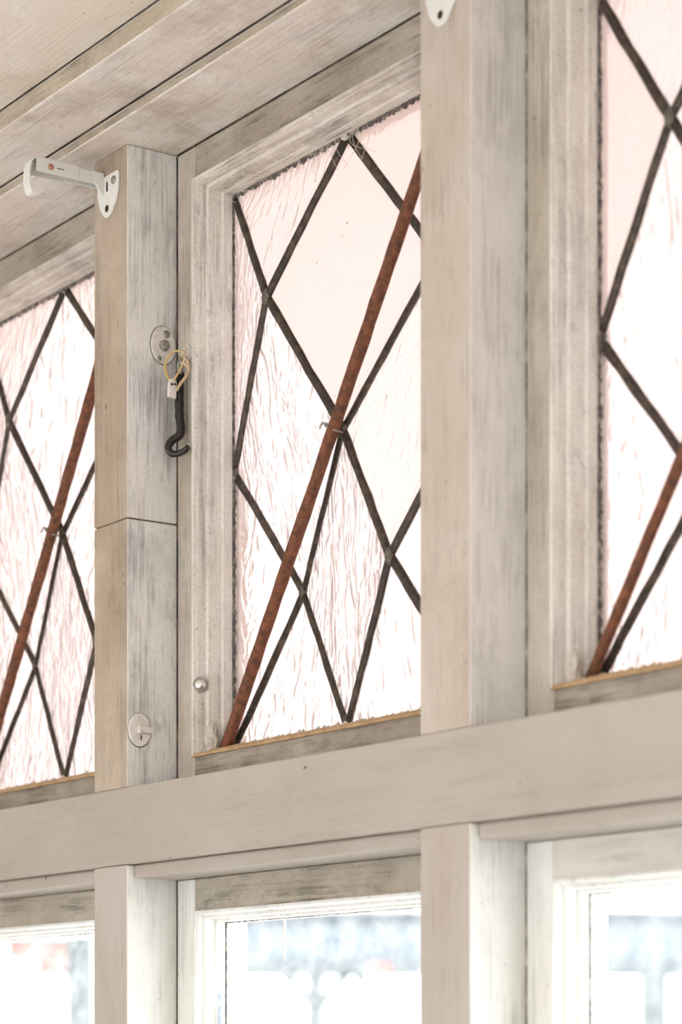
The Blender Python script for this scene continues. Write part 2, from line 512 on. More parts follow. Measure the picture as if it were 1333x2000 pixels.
# posts
POST_LAB = {-1: 'cream window post at the far end of the window row', 0: 'tan cream upper window post with white curtain bracket and hook plates',
            1: 'broad cream upper window post right of the middle leaded window', 2: 'cream window post at the near end of the window row'}
n_tr = 3
for k in range(-1, 3):
    x0 = post_x(k); x1 = x0 + PW; xm = (x0 + x1) / 2
    e = tag(empty('trim_%d' % n_tr, (xm, Y_F, Z_T1)), POST_LAB[k], None, None, 'structure'); n_tr += 1
    if k == 0:
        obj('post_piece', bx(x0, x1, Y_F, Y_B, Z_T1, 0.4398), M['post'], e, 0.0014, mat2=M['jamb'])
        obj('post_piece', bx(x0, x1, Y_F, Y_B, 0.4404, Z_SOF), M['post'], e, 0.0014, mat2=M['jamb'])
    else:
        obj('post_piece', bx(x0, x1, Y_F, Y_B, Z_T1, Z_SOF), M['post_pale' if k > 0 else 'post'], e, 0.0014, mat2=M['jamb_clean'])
    obj('weather_stop', bx(x0 - 0.012, x1 + 0.012, Y_B + 0.0005, 1.112, Z_T1, Z_SOF), M['post'], e)
    e = tag(empty('trim_%d' % n_tr, (xm, Y_F, Z_SILL)), POST_LAB[k].replace('upper window post', 'lower window post').split(' with ')[0].replace('cream window post', 'cream lower post').replace('right of the middle leaded window', 'right of the middle clear window').replace('tan cream lower window post', 'narrow cream lower window post left of the middle clear window'), None, None, 'structure'); n_tr += 1
    obj('post_piece', bx(x0, x1, Y_F, Y_B, Z_SILL, Z_T0 - 0.0003), M['low_post'], e, 0.0014, mat2=M['low_v'])  # sides whiter than the front: light from the clear panes painted in
    obj('weather_stop', bx(x0 - 0.012, x1 + 0.012, Y_B + 0.0005, 1.112, Z_SILL, Z_T0 - 0.0003), M['low_post'], e)

# ------------------------------------------------------------------ sashes
def frame_side(rect, prof, side):
    """One mitred side of a moulding swept around a rectangle. prof: closed loop of (inset, y)."""
    x0, x1, z0, z1 = rect
    bm = bmesh.new()
    A, B = [], []
    for d, y in prof:
        if side == 'left':   a, b = (x0 + d, y, z0 + d), (x0 + d, y, z1 - d)
        elif side == 'right': a, b = (x1 - d, y, z0 + d), (x1 - d, y, z1 - d)
        elif side == 'top':  a, b = (x0 + d, y, z1 - d), (x1 - d, y, z1 - d)
        else:                a, b = (x0 + d, y, z0 + d), (x1 - d, y, z0 + d)
        A.append(bm.verts.new(a)); B.append(bm.verts.new(b))
    n = len(prof)
    bm.faces.new(A); bm.faces.new(B)
    for i in range(n):
        bm.faces.new((A[i], A[(i + 1) % n], B[(i + 1) % n], B[i]))
    return bm

def putty_line(p0, p1, inward, w0, w1, y, n, rng, th=0.0022):
    """Ragged ribbon of putty along a glass edge."""
    bm = bmesh.new()
    p0, p1, inward = Vector(p0), Vector(p1), Vector(inward)
    rows = []
    for i in range(n + 1):
        c = p0.lerp(p1, i / n)
        w = rng.uniform(w0, w1)
        if rng.random() < 0.2: w *= 1.35
        rows.append([bm.verts.new((q.x, yy, q.z)) for q, yy in ((c - inward * 0.001, y - th), (c + inward * w * 0.6, y - th * 0.8), (c + inward * w, y + 0.0005), (c - inward * 0.001, y + 0.0005))])
    for a, b in zip(rows, rows[1:]):
        for k in range(4):
            bm.faces.new((a[k], a[(k + 1) % 4], b[(k + 1) % 4], b[k]))
    bm.faces.new(rows[0]); bm.faces.new(rows[-1])
    return bm

def came(bm, a, b, rng, hw=0.0039, ht=0.0026, n=9):
    """Lead came: a rounded flat strip from a to b, a little uneven."""
    a, b = Vector(a), Vector(b)
    t = (b - a).normalized()
    yv = Vector((0, 1, 0)); yv = (yv - t * yv.dot(t)).normalized()
    s = t.cross(yv)
    sec = [(1, 0.25), (0.75, 0.9), (0.2, 1.15), (-0.2, 1.15), (-0.75, 0.9), (-1, 0.25), (-1, -0.4), (-0.5, -1), (0.5, -1), (1, -0.4)]
    rings = []
    for i in range(n + 1):
        c = a.lerp(b, i / n) + s * rng.uniform(-0.0005, 0.0005)
        k = rng.uniform(0.9, 1.1)
        rings.append([bm.verts.new(c + s * (u * hw * k) - yv * (v * ht)) for u, v in sec])
    m = len(sec)
    for A, B in zip(rings, rings[1:]):
        for k in range(m):
            bm.faces.new((A[k], A[(k + 1) % m], B[(k + 1) % m], B[k]))
    bm.faces.new(rings[0]); bm.faces.new(rings[-1])
    return bm

def pane(nodes, th=0.003):
    """Glass piece bounded by lattice nodes (3 or 4), slightly bent where the panel buckles."""
    bm = bmesh.new()
    N = [Vector(p) for p in nodes]
    n = 8
    if len(N) == 4:
        g = [[N[0] * (1 - i / n) * (1 - j / n) + N[1] * (i / n) * (1 - j / n) + N[2] * (i / n) * (j / n) + N[3] * (1 - i / n) * (j / n) for j in range(n + 1)] for i in range(n + 1)]
        F = [[bm.verts.new(p) for p in row] for row in g]
        B = [[bm.verts.new(p + Vector((0, th, 0))) for p in row] for row in g]
        for i in range(n):
            for j in range(n):
                bm.faces.new((F[i][j], F[i + 1][j], F[i + 1][j + 1], F[i][j + 1]))
                bm.faces.new((B[i][j], B[i][j + 1], B[i + 1][j + 1], B[i + 1][j]))
        rim = [(i, 0) for i in range(n)] + [(n, j) for j in range(n)] + [(i, n) for i in range(n, 0, -1)] + [(0, j) for j in range(n, 0, -1)]
        for (a, b), (c, d) in zip(rim, rim[1:] + rim[:1]):
            bm.faces.new((F[a][b], B[a][b], B[c][d], F[c][d]))
    else:
        F = [bm.verts.new(p) for p in N]
        B = [bm.verts.new(p + Vector((0, th, 0))) for p in N]
        bm.faces.new(F); bm.faces.new(B[::-1])
        for i in range(3):
            bm.faces.new((F[i], B[i], B[(i + 1) % 3], F[(i + 1) % 3]))
    return bm

UP_PROF = [(-0.0005, 1.0448), (0.0020, 1.0448), (0.0034, 1.0490), (0.0038, 1.056), (0.0062, 1.0575), (0.0070, 1.0625), (0.0076, 1.069), (0.0092, 1.0705), (0.0098, 1.078), (0.0098, 1.0895), (-0.0005, 1.0895)]
LO_PROF = [(-0.0005, 1.0465), (0.0018, 1.0465), (0.0030, 1.050), (0.0034, 1.0535), (0.0055, 1.0545), (0.0060, 1.0635), (0.0078, 1.0645), (0.0084, 1.0725), (0.0084, 1.0895), (-0.0005, 1.0895)]

# y offsets of the leaded panel's inner crossings (the old panels have buckled)
BUCKLE = {0: dict(ul=1.066, ur=1.105, ll=1.095, lr=1.070, c=1.0796), 1: dict(ul=1.060, ur=1.108, ll=1.0965, lr=1.0622, c=1.0775), 2: dict(ul=1.071, ur=1.100, ll=1.100, lr=1.066, c=1.079)}
WIN_LAB = {0: 'far left leaded window with diamond panes of rippled glass beyond the hook post', 1: 'middle leaded window with diamond panes of rippled pinkish glass and a rusty bar', 2: 'near right leaded window with diamond panes at the right edge'}
LOW_LAB = {0: 'clear glazed lower window at bottom left below the far leaded window', 1: 'clear glazed lower window below the middle leaded window', 2: 'clear glazed lower window at bottom right with bright white frame'}

# how strongly each pane's glass is rippled (old panels are patched from several sheets)
RIPPLE = {0: {'tl-tc-ul': 0.45, 'tc-tr-ur': 0.4}, 2: {'tl-ul-ml': 0.12, 'tl-tc-ul': 0.25, 'tc-tr-ur': 0.15, 'ul-c-ll-ml': 0.5},
          1: {'tc-tr-ur': 0.1, 'tc-ur-c-ul': 0.07, 'tr-mr-ur': 0.15, 'tl-tc-ul': 0.22, 'tl-ul-ml': 0.6, 'ul-c-ll-ml': 0.65, 'ml-ll-bl': 0.45, 'bl-ll-bc': 0.5, 'c-lr-bc-ll': 0.95, 'ur-mr-lr-c': 0.3, 'bc-lr-br': 0.6, 'mr-br-lr': 0.5}}

def upper_window(i):
    rng = random.Random(100 + i)
    xj0 = post_x(i - 1) + PW; xj1 = post_x(i)
    g = 0.0022
    x0, x1 = xj0 + g, xj1 - g
    z0, z1 = Z_T1 + 0.0008, Z_SOF - 0.0016
    sw = 0.0285
    W = tag(empty('window_%d' % (i + 1), ((x0 + x1) / 2, Y_S, z0)), WIN_LAB[i], None, None, 'structure')
    obj('stile', bx(x0, x0 + sw, Y_S, Y_B, z0, z1), M['sash_v'], W, 0.001)
    obj('stile', bx(x1 - sw, x1, Y_S, Y_B, z0, z1), M['sash_v'], W, 0.001)
    obj('top_rail', bx(x0 + sw + 0.0002, x1 - sw - 0.0002, Y_S, Y_B, z1 - sw, z1), M['sash_h'], W, 0.0008)
    # bottom rail: a groove line splits it as two lengths
    zb = z0 + 0.0245
    xs = x0 + sw + 0.037
    obj('bottom_rail', bx(x0 + sw + 0.0002, xs, Y_S, Y_B, z0, zb), M['sash_h'], W, 0.0006)
    obj('bottom_rail', bx(xs + 0.0005, x1 - sw - 0.0002, Y_S - 0.0006, Y_B, z0, zb), M['sash_h'], W, 0.0006)
    rect = (x0 + sw, x1 - sw, zb, z1 - sw)
    for side, mat in (('left', 'mould_v'), ('right', 'mould_v'), ('top', 'mould_h')):
        obj('moulding', frame_side(rect, UP_PROF, side), M[mat], W)
    tag(obj('moulding', frame_side(rect, UP_PROF, 'bottom'), M['bare_wood'], W), 'bare wood moulding edge worn of its paint')
    obj('groove_line', putty_line((rect[0] + 0.0040, 0, rect[2] + 0.0062), (rect[0] + 0.0040, 0, rect[3] - 0.0062), (1, 0, 0), 0.0009, 0.0016, 1.0576, 150, rng, 0.0009), M['groove'], W)
    obj('groove_line', putty_line((rect[0] + 0.0062, 0, rect[3] - 0.0040), (rect[1] - 0.0062, 0, rect[3] - 0.0040), (0, 0, -1), 0.0009, 0.0016, 1.0576, 150, rng, 0.0009), M['groove'], W)
    # lattice nodes
    yg = 1.082
    xl, xr, zl, zh = rect[0] + 0.0075, rect[1] - 0.0075, rect[2] + 0.0085, rect[3] - 0.0085
    xc, zc = (xl + xr) / 2, (zl + zh) / 2
    B = BUCKLE[i]
    q = {'tl': (xl, yg, zh), 'tc': (xc, yg, zh), 'tr': (xr, yg, zh), 'ml': (xl, yg, zc), 'mr': (xr, yg, zc),
         'bl': (xl, yg, zl), 'bc': (xc, yg, zl), 'br': (xr, yg, zl), 'c': (xc, B['c'], zc),
         'ul': ((xl + xc) / 2, B['ul'], (zc + zh) / 2 + 0.006), 'ur': ((xr + xc) / 2, B['ur'], (zc + zh) / 2 + 0.004),
         'll': ((xl + xc) / 2, B['ll'], (zc + zl) / 2 + 0.004), 'lr': ((xr + xc) / 2, B['lr'], (zc + zl) / 2 + 0.002)}
    for name in (('tl', 'tc', 'ul'), ('tc', 'tr', 'ur'), ('tl', 'ul', 'ml'), ('ml', 'll', 'bl'), ('tr', 'mr', 'ur'), ('mr', 'br', 'lr'), ('bl', 'll', 'bc'), ('bc', 'lr', 'br'),
                 ('tc', 'ur', 'c', 'ul'), ('ul', 'c', 'll', 'ml'), ('ur', 'mr', 'lr', 'c'), ('c', 'lr', 'bc', 'll')):
        pts = [Vector(q[k]) for k in name]
        # edge pieces run into the rebate so that no daylight shows past them
        pts = [p + Vector(((-0.004 if abs(p.x - xl) < 1e-6 else 0.004 if abs(p.x - xr) < 1e-6 else 0), 0, (-0.004 if abs(p.z - zl) < 1e-6 else 0.004 if abs(p.z - zh) < 1e-6 else 0))) for p in pts]
        po = obj('pane', pane(pts), M['glass_tex'], W)
        po.color = (RIPPLE[i].get('-'.join(name), 0.7) * rng.uniform(0.9, 1.1), 0, 0, 1)
    off = Vector((0, 0.001, 0))
    for a, b in (('tl', 'ul'), ('ul', 'c'), ('c', 'lr'), ('lr', 'br'), ('tr', 'ur'), ('ur', 'c'), ('c', 'll'), ('ll', 'bl'),
                 ('tc', 'ul'), ('ul', 'ml'), ('ml', 'll'), ('ll', 'bc'), ('bc', 'lr'), ('lr', 'mr'), ('mr', 'ur'), ('ur', 'tc')):
        obj('lead_came', came(bmesh.new(), Vector(q[a]) + off, Vector(q[b]) + off, rng), M['lead'], W, smooth=True)
    for k in ('ul', 'ur', 'll', 'lr', 'c'):
        b2 = bmesh.new()
        bmesh.ops.create_icosphere(b2, subdivisions=2, radius=1.0)
        for v in b2.verts:
            v.co = Vector(q[k]) + Vector((v.co.x * 0.0050, v.co.y * 0.0034, v.co.z * 0.0075)) * rng.uniform(0.92, 1.08)
        obj('solder_joint', b2, M['solder'], W, smooth=True)
    for k in ('tc', 'bc', 'ml'):
        b2 = bmesh.new()
        bmesh.ops.create_icosphere(b2, subdivisions=2, radius=1.0)
        for v in b2.verts:
            v.co = Vector(q[k]) + Vector((v.co.x * 0.008, v.co.y * 0.004, v.co.z * 0.006)) * rng.uniform(0.8, 1.15)
        obj('putty_lump', b2, M['solder' if k == 'ml' else 'putty_white'], W, smooth=False)
    # dark strips in the sash joints: dirt plus the gap's shade painted in
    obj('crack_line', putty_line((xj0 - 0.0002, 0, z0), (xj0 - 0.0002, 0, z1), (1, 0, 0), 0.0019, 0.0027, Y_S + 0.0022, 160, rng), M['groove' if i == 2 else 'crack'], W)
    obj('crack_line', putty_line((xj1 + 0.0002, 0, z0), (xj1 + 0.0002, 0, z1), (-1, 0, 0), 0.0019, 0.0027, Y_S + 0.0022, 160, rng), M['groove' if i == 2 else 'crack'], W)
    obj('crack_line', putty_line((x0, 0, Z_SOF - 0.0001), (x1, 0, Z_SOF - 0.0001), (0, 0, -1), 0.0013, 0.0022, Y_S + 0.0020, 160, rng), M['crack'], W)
    # ragged putty
    yy = 1.0805
    obj('putty', putty_line((rect[0] + 0.0098, 0, rect[3] - 0.0098), (rect[1] - 0.0098, 0, rect[3] - 0.0098), (0, 0, -1), 0.0008, 0.0042, yy, 170, rng), M['putty'], W)
    obj('putty', putty_line((rect[0] + 0.0098, 0, rect[2] + 0.0098), (rect[0] + 0.0098, 0, rect[3] - 0.0098), (1, 0, 0), 0.0004, 0.0028, yy, 190, rng), M['putty'], W)
    obj('putty', putty_line((rect[1] - 0.0098, 0, rect[2] + 0.0098), (rect[1] - 0.0098, 0, rect[3] - 0.0098), (-1, 0, 0), 0.0004, 0.0028, yy, 190, rng), M['putty'], W)
    obj('putty', putty_line((rect[0] + 0.0098, 0, rect[2] + 0.0098), (rect[1] - 0.0098, 0, rect[2] + 0.0098), (0, 0, 1), 0.0004, 0.0034, yy, 120, rng), M['putty_white'], W)
    # rusty stiffening bar from the bottom left to the top right corner, tied to the lead at the middle
    pa, pb = Vector((xl + 0.001, 1.0715, zl - 0.004)), Vector((xr - 0.001, 1.0655, zh + 0.004))
    pts = [pa.lerp(pb, t / 40) + Vector((rng.uniform(-1, 1), rng.uniform(-1, 1), 0)) * 0.00025 for t in range(41)]
    obj('saddle_bar', tube(bmesh.new(), pts, [(0.0052, 0.0052, 0.0042)[i] * rng.uniform(0.94, 1.06) for _ in pts], 12), M['rust'], W, smooth=True)
    b2 = bmesh.new()
    bmesh.ops.create_icosphere(b2, subdivisions=3, radius=1.0)
    for v in b2.verts:
        v.co = pa + Vector((-0.0030, -0.0110, 0.0105)) + Vector((v.co.x * 0.0062, v.co.y * 0.006, v.co.z * 0.0135)) * rng.uniform(0.85, 1.12)
    obj('putty_lump', b2, M['putty_white'], W)
    cm = pa.lerp(pb, 0.5)
    d = (pb - pa).normalized()
    loop = []
    for t in range(15):
        a = math.radians(200 - t * 26)
        loop.append(cm - d * 0.004 + Vector((math.cos(a) * 0.0075, math.sin(a) * 0.0068 + 0.002, -math.cos(a) * 0.003 + 0.0004 * t)))
    loop.append(loop[-1] + Vector((-0.004, -0.002, 0.002)))
    obj('tie_wire', tube(bmesh.new(), smooth_path(loop, 3), 0.0009, 6), M['steel'], W, smooth=True)
    obj('tie_wire', tube(bmesh.new(), smooth_path([cm + Vector((-0.0030, -0.004, 0.0035)), cm + Vector((-0.0065, -0.0052, 0.0048)), cm + Vector((-0.0095, -0.0058, 0.0035)), cm + Vector((-0.0105, -0.006, 0.0008))], 4), 0.0009, 6), M['steel'], W, smooth=True)
    return W, rect

def lower_window(i):
    rng = random.Random(200 + i)
    xj0 = post_x(i - 1) + PW; xj1 = post_x(i)
    W = tag(empty('window_%d' % (i + 4), ((xj0 + xj1) / 2, Y_S, Z_SILL)), LOW_LAB[i], None, None, 'structure')
    obj('stop_strip', bx(xj0 + 0.0001, xj1 - 0.0001, 1.0068, Y_B, 0.1388, Z_T0 - 0.0002), M['transom'], W, 0.0022, seg=3)
    g = 0.0018
    x0, x1, z0, z1 = xj0 + g, xj1 - g, Z_SILL + 0.001, 0.1384
    sw, rw = 0.0285, 0.0275
    obj('stile', bx(x0, x0 + sw, Y_S, Y_B, z0, z1), M['low_v'], W, 0.001)
    obj('stile', bx(x1 - sw, x1, Y_S, Y_B, z0, z1), M['low_v'], W, 0.001)
    obj('top_rail', bx(x0 + sw + 0.0002, x1 - sw - 0.0002, Y_S, Y_B, z1 - rw, z1), M['low_h_pale' if i == 2 else 'low_h'], W, 0.0008)
    obj('bottom_rail', bx(x0 + sw + 0.0002, x1 - sw - 0.0002, Y_S, Y_B, z0, z0 + 0.05), M['low_h_pale' if i == 2 else 'low_h'], W, 0.0008)
    rect = (x0 + sw, x1 - sw, z0 + 0.05, z1 - rw)
    for side in ('left', 'right', 'top', 'bottom'):
        obj('moulding', frame_side(rect, LO_PROF, side), M['low_v'], W)
    obj('crack_line', putty_line((xj0 - 0.0002, 0, z0), (xj0 - 0.0002, 0, z1), (1, 0, 0), 0.0014, 0.0021, Y_S + 0.0022, 160, rng), M['groove' if i == 2 else 'crack'], W)  # dark joint strip, gap shade painted in with the dirt
    obj('pane', bx(rect[0] + 0.004, rect[1] - 0.004, 1.0735, 1.0765, rect[2] + 0.004, rect[3] - 0.004), M['glass_clear'], W)
    e = 0.0084
    obj('groove_line', putty_line((rect[0] + 0.0035, 0, rect[2] + 0.006), (rect[0] + 0.0035, 0, rect[3] - 0.006), (1, 0, 0), 0.0007, 0.0014, 1.0546, 260, rng, 0.0008), M['groove'], W)
    obj('groove_line', putty_line((rect[0] + 0.0060, 0, rect[2] + 0.008), (rect[0] + 0.0060, 0, rect[3] - 0.008), (1, 0, 0), 0.0005, 0.0012, 1.0646, 260, rng, 0.0008), M['groove'], W)
    obj('groove_line', putty_line((rect[0] + 0.0060, 0, rect[3] - 0.0035), (rect[1] - 0.0060, 0, rect[3] - 0.0035), (0, 0, -1), 0.0006, 0.0013, 1.0546, 150, rng, 0.0008), M['groove'], W)
    obj('putty', putty_line((rect[0] + e, 0, rect[2] + e), (rect[0] + e, 0, rect[3] - e), (1, 0, 0), 0.0002, 0.0011, 1.0735, 260, rng, 0.001), M['putty'], W)
    obj('putty', putty_line((rect[0] + e, 0, rect[3] - e), (rect[1] - e, 0, rect[3] - e), (0, 0, -1), 0.0002, 0.0010, 1.0735, 150, rng, 0.001), M['putty'], W)
    if i == 1:
        tag(obj('paint_drip', tube(bmesh.new(), smooth_path([(-1.6240, 1.0733, 0.1030), (-1.6238, 1.0732, 0.0930), (-1.6243, 1.0732, 0.0800), (-1.6252, 1.0733, 0.0680)], 4), [0.0010] * 4 + [0.0014] * 5 + [0.0011] * 3 + [0.0005], 8), M['white_metal'], W, smooth=True), 'dried white paint drip')
        tag(obj('paint_smear', bx(rect[0] + 0.0079, rect[0] + 0.0082, 1.0655, 1.0690, -0.05, 0.048), M['smear'], W), 'blue grey paint smear')
    return W

for i in range(3):
    W, RECT = upper_window(i)
for i in range(3):
    lower_window(i)

# ------------------------------------------------------------------ curtain brackets
def bracket(k, label):
    x = post_x(k) + PW / 2
    t = tag(empty('curtain_bracket', (x, Y_F, 0.699)), label, 'bracket', 'white curtain brackets')
    yf = Y_F - 0.0001
    # plate: broad head, tapering tongue with a round end
    pts = [(x - 0.0165, 0.7345), (x - 0.0195, 0.731), (x - 0.0195, 0.720), (x - 0.0145, 0.7075)]
    for a in range(200, 341, 20):
        pts.append((x - 0.002 + 0.0105 * math.cos(math.radians(a)), 0.7085 + 0.0095 * math.sin(math.radians(a))))
    pts += [(x + 0.0130, 0.7105), (x + 0.0165, 0.721), (x + 0.0170, 0.7315), (x + 0.0160, 0.7337), (x + 0.0140, 0.7345)]
    pl = obj('wall_plate', prism(pts, 'y', yf - 0.0016, yf), M['white_metal'], t, 0.0004)
    for (hx, hz, r) in ((x - 0.0025, 0.7065, 0.0029),):
        obj('screw_hole', lathe(bmesh.new(), [(r, 0), (r, 0.0003), (0, 0.0003)], (hx, yf - 0.0016, hz), (0, -1, 0), 20), M['dark_hole'], pl)
    obj('screw_hole', prism([(x - 0.0034, 0.7215), (x - 0.0022, 0.7205), (x - 0.001, 0.722), (x - 0.0012, 0.728), (x - 0.0022, 0.7295), (x - 0.003, 0.728)], 'y', yf - 0.0020, yf - 0.0016), M['dark_hole'], pl)
    sc = obj('screw', lathe(bmesh.new(), [(0.0036, 0), (0.0034, 0.0008), (0.0022, 0.0015), (0, 0.0017)], (x + 0.0090, yf - 0.0016, 0.7275), (0, -1, 0), 18), M['steel'], pl, smooth=True)
    # telescoping arm, a folded channel standing out from the wall
    ax0, ax1 = x - 0.0190, x - 0.0080
    sec = [(ax0, 0.7275), (ax0, 0.7375), (ax0 + 0.001, 0.7385), (ax1 - 0.001, 0.7385), (ax1, 0.7375), (ax1, 0.7275), (ax1 - 0.0012, 0.7275), (ax1 - 0.0012, 0.7365), (ax0 + 0.0012, 0.7365), (ax0 + 0.0012, 0.7275)]
    obj('arm', prism(sec, 'y', 0.966, yf - 0.0016), M['white_metal'], t, 0.0003)
    s = 0.0008
    sec2 = [(ax0 - s, 0.7268), (ax0 - s, 0.7388), (ax0 + 0.0005, 0.7398), (ax1 - 0.0005, 0.7398), (ax1 + s, 0.7388), (ax1 + s, 0.7268), (ax1, 0.7268), (ax1, 0.7387), (ax0, 0.7387), (ax0, 0.7268)]
    ar = obj('arm_sleeve', prism(sec2, 'y', 0.934, 0.974), M['white_metal'], t, 0.0003)
    obj('screw', lathe(bmesh.new(), [(0.0026, 0), (0.0024, 0.0007), (0.0012, 0.0012), (0, 0.0013)], (ax1 + s, 0.9475, 0.7325), (1, 0, 0), 16), M['copper'], ar, smooth=True)
    obj('slot', bx(ax1 + s, ax1 + s + 0.0002, 0.9535, 0.9600, 0.7323, 0.7329), M['dark_hole'], ar)
    # gusset at the elbow
    gus = [(0.9984, 0.7380), (0.988, 0.7380), (0.9895, 0.7285), (0.9935, 0.7235), (0.9984, 0.7180)]
    obj('gusset', prism(gus, 'x', ax1 - 0.0012, ax1 + 0.0002), M['white_metal'], t, 0.0003)
    # hook: flat strip curling down and back
    cv = smooth_path([Vector((0, a, b)) for a, b in [(0.938, 0.7402), (0.9330, 0.7388), (0.9290, 0.7330), (0.9278, 0.7230), (0.9285, 0.7140), (0.9315, 0.7085), (0.9375, 0.7090), (0.9440, 0.7130)]], 4)
    bm = bmesh.new()
    rows = []
    for j, p in enumerate(cv):
        tn = (cv[min(j + 1, len(cv) - 1)] - cv[max(j - 1, 0)]).normalized()
        nn = Vector((0, -tn.z, tn.y))
        rows.append([bm.verts.new((xx, q.y, q.z)) for xx, q in ((ax0, p), (ax1, p), (ax1, p + nn * 0.0012), (ax0, p + nn * 0.0012))])
    for a, b in zip(rows, rows[1:]):
        for q_ in range(4):
            bm.faces.new((a[q_], a[(q_ + 1) % 4], b[(q_ + 1) % 4], b[q_]))
    bm.faces.new(rows[0]); bm.faces.new(rows[-1])
    obj('hook', bm, M['white_metal'], t, smooth=False)
    obj('pin', tube(bmesh.new(), [(ax0 - 0.004, 0.9365, 0.7370), (ax0 + 0.002, 0.9365, 0.7370)], 0.0016, 8), M['white_metal'], t, smooth=True)
    return t

bracket(0, 'white metal curtain bracket with curled hook on the left post')
bracket(1, 'white metal curtain bracket cropped by the top edge on the broad post')

# ------------------------------------------------------------------ hook latch between post and middle sash
XJ = post_x(0) + PW            # right face of the hook post
t = tag(empty('cabin_hook', (XJ, 1.04, 0.50)), 'black iron window hook hanging from a painted oval plate on the left post', 'hook')
obj('dark_rim', ellipse_plate(1.0348, 0.5895, 0.0126, 0.0166, XJ, XJ + 0.0004), M['outline'], t)  # thin dark outline laid round the plate
op = obj('oval_plate', ellipse_plate(1.0348, 0.5895, 0.0120, 0.0160, XJ + 0.0001, XJ + 0.0016), M['painted_iron'], t, smooth=False)
for (y, z, r) in ((1.0375, 0.5990, 0.0033), (1.0305, 0.5775, 0.0021)):
    obj('screw', lathe(bmesh.new(), [(r, 0), (r * 0.95, 0.0008), (r * 0.5, 0.0013), (0, 0.0014)], (XJ + 0.0014, y, z), (1, 0, 0), 16), M['steel'], op, smooth=True)
obj('bolt_head', lathe(bmesh.new(), [(0.0050, 0), (0.0048, 0.0022), (0.0030, 0.0034), (0, 0.0036)], (XJ + 0.0014, 1.0350, 0.5890), (1, 0, 0), 7), M['steel'], op)
sp = obj('eye_plate', lathe(bmesh.new(), [(0.0085, 0), (0.0082, 0.0012), (0.0045, 0.0040), (0, 0.0048)], (XJ + 0.0185, Y_S, 0.5800), (0, -1, 0), 20), M['painted_iron'], t, smooth=True)
ring = [Vector((XJ + 0.0165 + 0.0055 * math.cos(a), 1.0418 - 0.002 * math.cos(a), 0.5690 + 0.0075 * math.sin(a))) for a in [2 * math.pi * j / 18 for j in range(19)]]
obj('eye_ring', tube(bmesh.new(), ring, 0.0016, 8), M['steel'], t, smooth=True)
hk = smooth_path([(XJ + a, b, c) for a, b, c in ((0.0165, 1.0418, 0.5640), (0.0170, 1.0412, 0.5560), (0.0172, 1.0408, 0.5430), (0.0176, 1.0408, 0.5270), (0.0186, 1.0415, 0.5165), (0.0182, 1.0400, 0.5105), (0.0155, 1.0350, 0.5065), (0.0140, 1.0320, 0.5010), (0.0155, 1.0335, 0.4955), (0.0205, 1.0370, 0.4945), (0.0265, 1.0400, 0.4960), (0.0310, 1.0412, 0.4985))], 5)
rad = [0.0038 if j < 26 else 0.0036 - 0.0013 * (j - 26) / (len(hk) - 26) for j in range(len(hk))]
rad = [r * (1.08 if (8 < j < 18 and j % 3 == 0) else 1.0) for j, r in enumerate(rad)]
obj('hook_shank', tube(bmesh.new(), hk, rad, 12), M['black_iron'], t, smooth=True)

t = tag(empty('tie_cord', (XJ + 0.008, 1.038, 0.552)), 'frayed yellow cord with a white tab tied round the hook eye', 'cord')
def cordp(pts, r, mat, nm='cord_strand'):
    obj(nm, tube(bmesh.new(), smooth_path([(XJ + a + 0.009, b + 0.001, c - 0.003) for a, b, c in pts], 6), r, 8), mat, t, smooth=True)
cordp([(0.0105, 1.0310, 0.5560), (0.0085, 1.0270, 0.5640), (0.0080, 1.0270, 0.5740), (0.0105, 1.0320, 0.5820), (0.0140, 1.0370, 0.5830), (0.0165, 1.0400, 0.5810)], 0.0010, M['cord'])
cordp([(0.0120, 1.0325, 0.5580), (0.0135, 1.0350, 0.5640), (0.0160, 1.0375, 0.5700), (0.0175, 1.0390, 0.5770)], 0.0010, M['cord'])
cordp([(0.0150, 1.0330, 0.5490), (0.0165, 1.0360, 0.5550), (0.0195, 1.0400, 0.5620), (0.0205, 1.0415, 0.5700), (0.0170, 1.0400, 0.5780)], 0.0014, M['cord_tan'])
cordp([(0.0160, 1.0395, 0.5790), (0.0185, 1.0390, 0.5760), (0.0165, 1.0385, 0.5730), (0.0200, 1.0400, 0.5700), (0.0225, 1.0410, 0.5665)], 0.0012, M['cord_tan'])
for j in range(9):
    a = random.uniform(0, 6.28)
    cordp([(0.0185, 1.0395, 0.5790), (0.0185 + 0.003 * math.cos(a), 1.0385, 0.5800 + 0.003 * math.sin(a)), (0.0185 + 0.006 * math.cos(a + 0.5), 1.038, 0.5800 + 0.006 * math.sin(a + 0.5))], 0.0003, M['cord_tan'], 'frayed_end')
tb = prism([(1.0280, 0.5410), (1.0355, 0.5400), (1.0362, 0.5540), (1.0335, 0.5570), (1.0300, 0.5560), (1.0285, 0.5520)], 'x', XJ + 0.0182, XJ + 0.0212)
tbo = obj('tab', tb, M['tab'], t, 0.0006)
for (y, z) in ((1.0310, 0.5515), (1.0340, 0.5520)):
    obj('eyelet', lathe(bmesh.new(), [(0.0011, 0), (0.0011, 0.0003), (0, 0.0003)], (XJ + 0.0212, y, z), (1, 0, 0), 12), M['dark_hole'], tbo)

